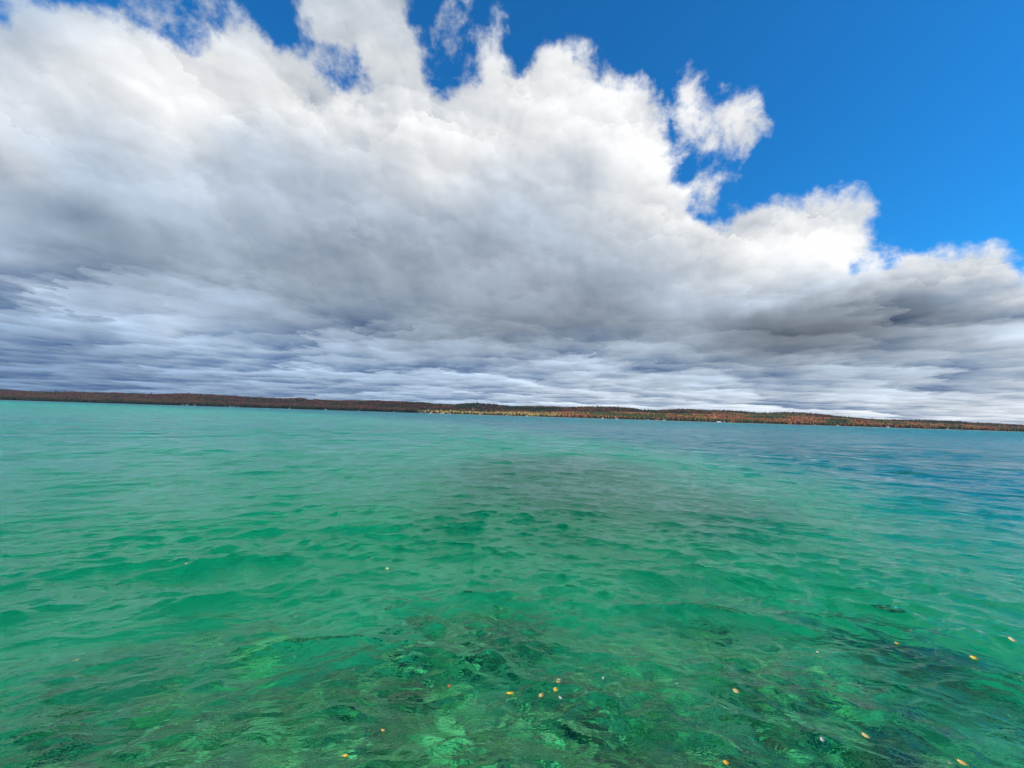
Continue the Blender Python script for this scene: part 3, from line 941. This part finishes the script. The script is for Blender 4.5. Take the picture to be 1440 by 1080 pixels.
# a thin lattice mast on the left hill, and a tall pale pole on the sunlit shore
m_steel = plain("galvanised_steel", (0.22, 0.23, 0.25), 0.5, 0.1, 0.2)
m_pole = plain("pale_timber", (0.72, 0.66, 0.54), 0.7, 0.1, 0.5)
def bar(bm, a, b_, r0, r1=None, k=6):
    a, b_ = Vector(a), Vector(b_)
    r1 = r0 if r1 is None else r1
    d = (b_ - a).normalized()
    s_ = d.orthogonal().normalized()
    t_ = d.cross(s_)
    A = [bm.verts.new(a + (s_ * math.cos(i * 6.2832 / k) + t_ * math.sin(i * 6.2832 / k)) * r0) for i in range(k)]
    B = [bm.verts.new(b_ + (s_ * math.cos(i * 6.2832 / k) + t_ * math.sin(i * 6.2832 / k)) * r1) for i in range(k)]
    for i in range(k):
        bm.faces.new((A[i], A[(i + 1) % k], B[(i + 1) % k], B[i]))
    bm.faces.new(A[::-1])
    bm.faces.new(B)
my = 4100.0
mxp = (539.5 - 720) / FPX * my
mz = float(hill_h(np.array([mxp]), np.array([my]))[0])
mast = empty("radio_mast", (mxp, my, mz))
tag(mast, 'thin grey lattice radio mast rising above the dark wooded left hill', 'mast')
bm = bmesh.new()
MH, MW = 92.0, 0.95
cor = [(MW * math.cos(a), MW * math.sin(a)) for a in (0.5, 2.594, 4.689)]
for i in range(3):
    bar(bm, (*cor[i], -1), (*cor[i], MH), 0.22)
for s_ in range(30):
    z0, z1 = s_ * MH / 30, (s_ + 1) * MH / 30
    for i in range(3):
        bar(bm, (*cor[i], z0), (*cor[(i + 1) % 3], z1), 0.10, None, 4)
bm_obj("lattice_tower", bm, m_steel, mast)
bm = bmesh.new()
bar(bm, (0, 0, MH), (0, 0, MH + 7), 0.16, 0.07)
bm_obj("antenna", bm, m_steel, mast)
py_ = SHORE + 26.0
pxx = (666.3 - 720) / FPX * py_
pz = float(hill_h(np.array([pxx]), np.array([py_]))[0])
pole = empty("tall_pole", (pxx, py_, pz))
tag(pole, 'tall pale pole standing on the sunlit shore above golden trees', 'pole')
bm = bmesh.new()
bar(bm, (0, 0, -1), (0, 0, 44), 0.95, 0.5, 10)
bm_obj("shaft", bm, m_pole, pole)
bm = bmesh.new()
bmesh.ops.create_uvsphere(bm, u_segments=10, v_segments=6, radius=0.9, matrix=Matrix.Translation((0, 0, 44.6)))
bm_obj("finial", bm, m_pole, pole)

# field surfaces laid on the hills
m_field = plain("dry_grass", (0.42, 0.36, 0.17), 0.95, 0.25, 0.03)
m_lawn = plain("meadow_grass", (0.13, 0.17, 0.07), 0.95, 0.25, 0.03)
for q, (p, d, a, b_) in enumerate(FIELDS):
    u, v = np.meshgrid(np.linspace(-1, 1, 25), np.linspace(-1, 1, 13))
    x = (p - 720) / FPX * d + u * a * np.sqrt(1 - v * v * 0.5)
    y = d + v * b_ * np.sqrt(1 - u * u * 0.5)
    i_ = np.arange(x.size).reshape(x.shape)
    ff = np.stack([i_[:-1, :-1], i_[:-1, 1:], i_[1:, 1:], i_[1:, :-1]], -1).reshape(-1, 4)
    fo = mesh_np("field", np.stack([x, y, hill_h(x, y) + 1.2], -1).reshape(-1, 3), ff, m_lawn if q in (8, 9) else m_field, True)
    tag(fo, None, None, None, 'structure')

# ------------------------------------------------------------------ an added cloud bank, out of view, shaped to shade left shore and rear ridge
SH = [(-5600, 2500), (-640, 2560), (-560, 2830), (-480, 3080), (-100, 3230), (350, 3330), (1000, 3640), (1500, 3480), (1900, 3560), (1700, 3900), (2300, 4000),
      (3000, 3650), (4200, 3350), (5200, 3500), (5200, 5400), (-5600, 5400)]
CH = 5200.0
off = Vector((sunv.x, sunv.y)) * (CH / sunv.z)
gx, gy = np.meshgrid(np.linspace(-6200, 5900, 150), np.linspace(2200, 5900, 80))
sd = poly_sd(np.stack([gx.ravel(), gy.ravel()], -1), SH).reshape(gx.shape)
sd = sd + 150 * (fbm(gx / 420.0, gy / 420.0, 88, 4) - 0.5)
thick = np.clip(sd / 260.0, 0, 1) ** 0.6 * 260
lump = fbm(gx / 500.0, gy / 500.0, 91, 4)
top = thick * (0.7 + 1.4 * lump)
cx_, cy_ = gx + off.x, gy + off.y
g_i = np.arange(gx.size).reshape(gx.shape)
cell = np.stack([g_i[:-1, :-1], g_i[:-1, 1:], g_i[1:, 1:], g_i[1:, :-1]], -1).reshape(-1, 4)
cell = cell[(sd.ravel()[cell] > 0).all(1)]
n0 = gx.size
vt = np.stack([cx_, cy_, CH + top + 4], -1).reshape(-1, 3)
vb = np.stack([cx_, cy_, CH - thick * 0.25 - 4 + 40 * (lump - 0.5)], -1).reshape(-1, 3)
edge = {}
for q in cell:
    for a, b_ in zip(q, np.roll(q, -1)):
        if (b_, a) in edge:
            del edge[(b_, a)]
        else:
            edge[(a, b_)] = 1
side = np.array([(b_, a, a + n0, b_ + n0) for a, b_ in edge])
m_shade_cloud, nt, out = material("shade_cloud_vapour")
d1 = nt.n('ShaderNodeBsdfDiffuse')
d1.inputs[0].default_value = (0.9, 0.9, 0.92, 1)
d2 = nt.n('ShaderNodeBsdfTranslucent')
d2.inputs[0].default_value = (0.9, 0.9, 0.92, 1)
mxs = nt.n('ShaderNodeMixShader')
mxs.inputs[0].default_value = 0.6
nt.put(mxs.inputs[1], d1.outputs[0])
nt.put(mxs.inputs[2], d2.outputs[0])
tr = nt.n('ShaderNodeBsdfTransparent')
thin = nt.n('ShaderNodeMixShader')
thin.inputs[0].default_value = 0.36
nt.put(thin.inputs[1], mxs.outputs[0])
nt.put(thin.inputs[2], tr.outputs[0])
nt.put(out.inputs[0], thin.outputs[0])
faces_all = np.concatenate([cell, cell[:, ::-1] + n0, side[:, ::-1]])
used, inv_ = np.unique(faces_all, return_inverse=True)
cloud = mesh_np("shade_cloud", np.concatenate([vt, vb])[used], inv_.reshape(faces_all.shape), m_shade_cloud, True)
tag(cloud, 'unseen high cloud bank added to shade the left shore and rear ridge', kind='structure')

# ------------------------------------------------------------------ fallen leaves afloat: picture x, y, length in picture px, colour, turn, label
LEAVES = [
 (486, 1052, 9, 'yellow', 0.3, 1.0, 'bright yellow round leaf floating at the bottom, furthest left of the yellow leaves'),
 (1021, 1063, 9, 'orange', 0.0, 1.0, 'deep orange round leaf floating near the bottom edge right of centre'),
 (718, 967, 13, 'yellow', 0.0, 0.38, 'long narrow yellow leaf lying flat left of the leaf cluster'),
 (781, 971, 8, 'amber', 1.2, 0.9, 'amber yellow leaf, middle one of the leaf cluster right of centre'),
 (785, 961, 8, 'peach', 0.1, 0.7, 'peach coloured leaf touching the cream leaf above it in the cluster'),
 (786, 956, 7, 'cream', 0.2, 0.7, 'cream leaf at the top of the leaf cluster'),
 (788, 981, 7, 'white', -0.7, 0.5, 'small white leaf lowest in the leaf cluster'),
 (761, 976, 8, 'peach', 0.8, 0.7, 'pale peach leaf at the left side of the leaf cluster below the dark streak'),
 (754, 960, 4, 'cream', 1.4, 0.8, 'tiny cream leaf between the long narrow yellow leaf and the leaf cluster'),
 (632, 955, 5, 'red', 1.4, 0.8, 'only red leaf on the water, left of the long narrow yellow leaf'),
 (539, 1021, 8, 'amber', -0.9, 0.55, 'narrow amber leaf above and right of the bright yellow round leaf'),
 (848, 955, 5, 'white', 1.3, 0.5, 'tiny white sliver of leaf right of the leaf cluster'),
 (1369, 917, 10, 'yellow', -0.1, 0.6, 'yellow leaf on the darker water near the right edge'),
 (1261, 897, 6, 'amber', 0.1, 0.5, 'small amber leaf over the dark weed patch near the right edge'),
 (1423, 908, 10, 'peach', -0.1, 0.5, 'faint peach leaf nearest the right edge of the picture'),
 (1035, 979, 10, 'peach', -0.6, 0.6, 'peach leaf with its stalk up, above the round orange leaf'),
 (1353, 1062, 14, 'amber', -0.15, 0.6, 'largest tan amber leaf in the bottom right corner'),
 (1383, 1076, 11, 'cream', -0.15, 0.7, 'cream leaf at the very bottom right, below the largest tan leaf'),
 (1336, 1073, 7, 'cream', -0.8, 0.4, 'thin curled cream leaf left of the cream leaf at the very bottom right'),
 (1217, 1029, 12, 'peach', -0.3, 0.5, 'blurred peach leaf just awash over the bright green stone patch'),
 (1156, 1041, 7, 'white', 0.0, 0.7, 'white leaf between the deep orange leaf and the bright green stone patch'),
 (1150, 916, 5, 'cream', 0.0, 0.7, 'tiny cream leaf alone on open water above the peach leaf with a stalk'),
 (952, 965, 6, 'white', -0.7, 0.5, 'small white leaf between the leaf cluster and the stalked peach leaf'),
 (108, 926, 6, 'cream', 0.3, 0.4, 'tiny cream leaf furthest left on the water'),
 (262, 796, 4, 'cream', 0.0, 0.6, 'tiny cream speck of leaf far out on the left half of the water'),
 (545, 797, 5, 'cream', 0.0, 0.7, 'tiny cream leaf far out, left of the middle of the water'),
]
LT = {'yellow': (0.80, 0.52, 0.03), 'orange': (0.80, 0.36, 0.02), 'amber': (0.66, 0.40, 0.08), 'peach': (0.62, 0.43, 0.17), 'cream': (0.66, 0.55, 0.30),
      'white': (0.50, 0.50, 0.42), 'red': (0.62, 0.12, 0.05)}
LM = {k: plain("leaf_" + k, v, 0.45, 0.18, 60.0, 0.4) for k, v in LT.items()}
for px, py, size, tone_, turn, asp, label in LEAVES:
    x, y = on_water(px, py)
    ax, ay = np.array([x]), np.array([y])
    sp1 = np.maximum(np.hypot(ax, ay) * 0.0052, np.hypot(ax, ay) * math.radians(0.22))
    e = 0.05
    def zz(qx, qy):
        return float(wave_offset(qx, qy, sp1)[2][0])
    # a point on the sheet drifts sideways with the wave: step back to the point that lands here
    qx, qy = ax.copy(), ay.copy()
    for _ in range(6):
        o1, o2, o3 = wave_offset(qx, qy, sp1)
        qx, qy = ax - o1, ay - o2
    z0 = zz(qx, qy)
    nrm = Vector((-(zz(qx + e, qy) - zz(qx - e, qy)) / (2 * e), -(zz(qx, qy + e) - zz(qx, qy - e)) / (2 * e), 1)).normalized()
    dist = math.sqrt(x * x + y * y + CAM_H ** 2)
    ang = math.atan2(CAM_H, math.hypot(x, y))
    fwd = M3 @ np.array([0, 0, -1.0])
    dep = float(fwd @ np.array([x, y, -CAM_H]))
    L = 0.86 * size / FPX * dep                         # metres across the view
    Wd = L * asp
    if asp > 0.45:
        Wd = min(L * asp / math.sin(ang) * 0.62, L * 0.9)
    bm = bmesh.new()
    N, K = 14, 4
    rows = []
    for i in range(N + 1):
        t = i / N
        half = Wd / 2 * (math.sin(math.pi * t ** 0.85) ** 0.75 if 0 < t < 1 else 0.02) * (1 + 0.06 * math.sin(i * 2.4))
        row = []
        for j in range(-K, K + 1):
            s_ = j / K
            zc = 0.10 * L * (s_ * s_) * (Wd / L) + 0.10 * L * (2 * t - 1) ** 2 - 0.012 * L * (1 - abs(s_))
            row.append(bm.verts.new(((t - 0.5) * L, s_ * half, zc)))
        rows.append(row)
    for i in range(N):
        for j in range(2 * K):
            bm.faces.new((rows[i][j], rows[i + 1][j], rows[i + 1][j + 1], rows[i][j + 1]))
    bmesh.ops.recalc_face_normals(bm, faces=bm.faces)
    lf = bm_obj("floating_leaf", bm, LM[tone_])
    for p_ in lf.data.polygons:
        p_.use_smooth = True
    sol = lf.modifiers.new("thickness", 'SOLIDIFY')
    sol.thickness = 0.0012
    lf.rotation_mode = 'QUATERNION'
    lf.rotation_quaternion = Vector((0, 0, 1)).rotation_difference(nrm) @ Matrix.Rotation(turn - math.atan2(x, y), 3, 'Z').to_quaternion()
    lf.location = (x, y, z0 + 0.004)
    tag(lf, label, 'leaf', 'fallen leaves floating on the lake')
    bm = bmesh.new()
    bar(bm, (-0.5 * L, 0, 0.10 * L), (-0.78 * L, 0.06 * L, 0.16 * L), 0.0016, 0.0010, 5)
    bm_obj("stalk", bm, LM['amber'], lf)

# ------------------------------------------------------------------ the air over the lake
bm = bmesh.new()
box(bm, -6900, 6900, -1400, 6900, -7.0, 225.0)
m_air, nt, out = material("lake_air")
pv = nt.n('ShaderNodeVolumePrincipled')
pv.inputs['Color'].default_value = (0.72, 0.82, 1.0, 1)
pv.inputs['Density'].default_value = 1.4e-5
nt.put(out.inputs[1], pv.outputs[0])
haze = bm_obj("haze", bm, m_air)
tag(haze, None, None, None, 'stuff')
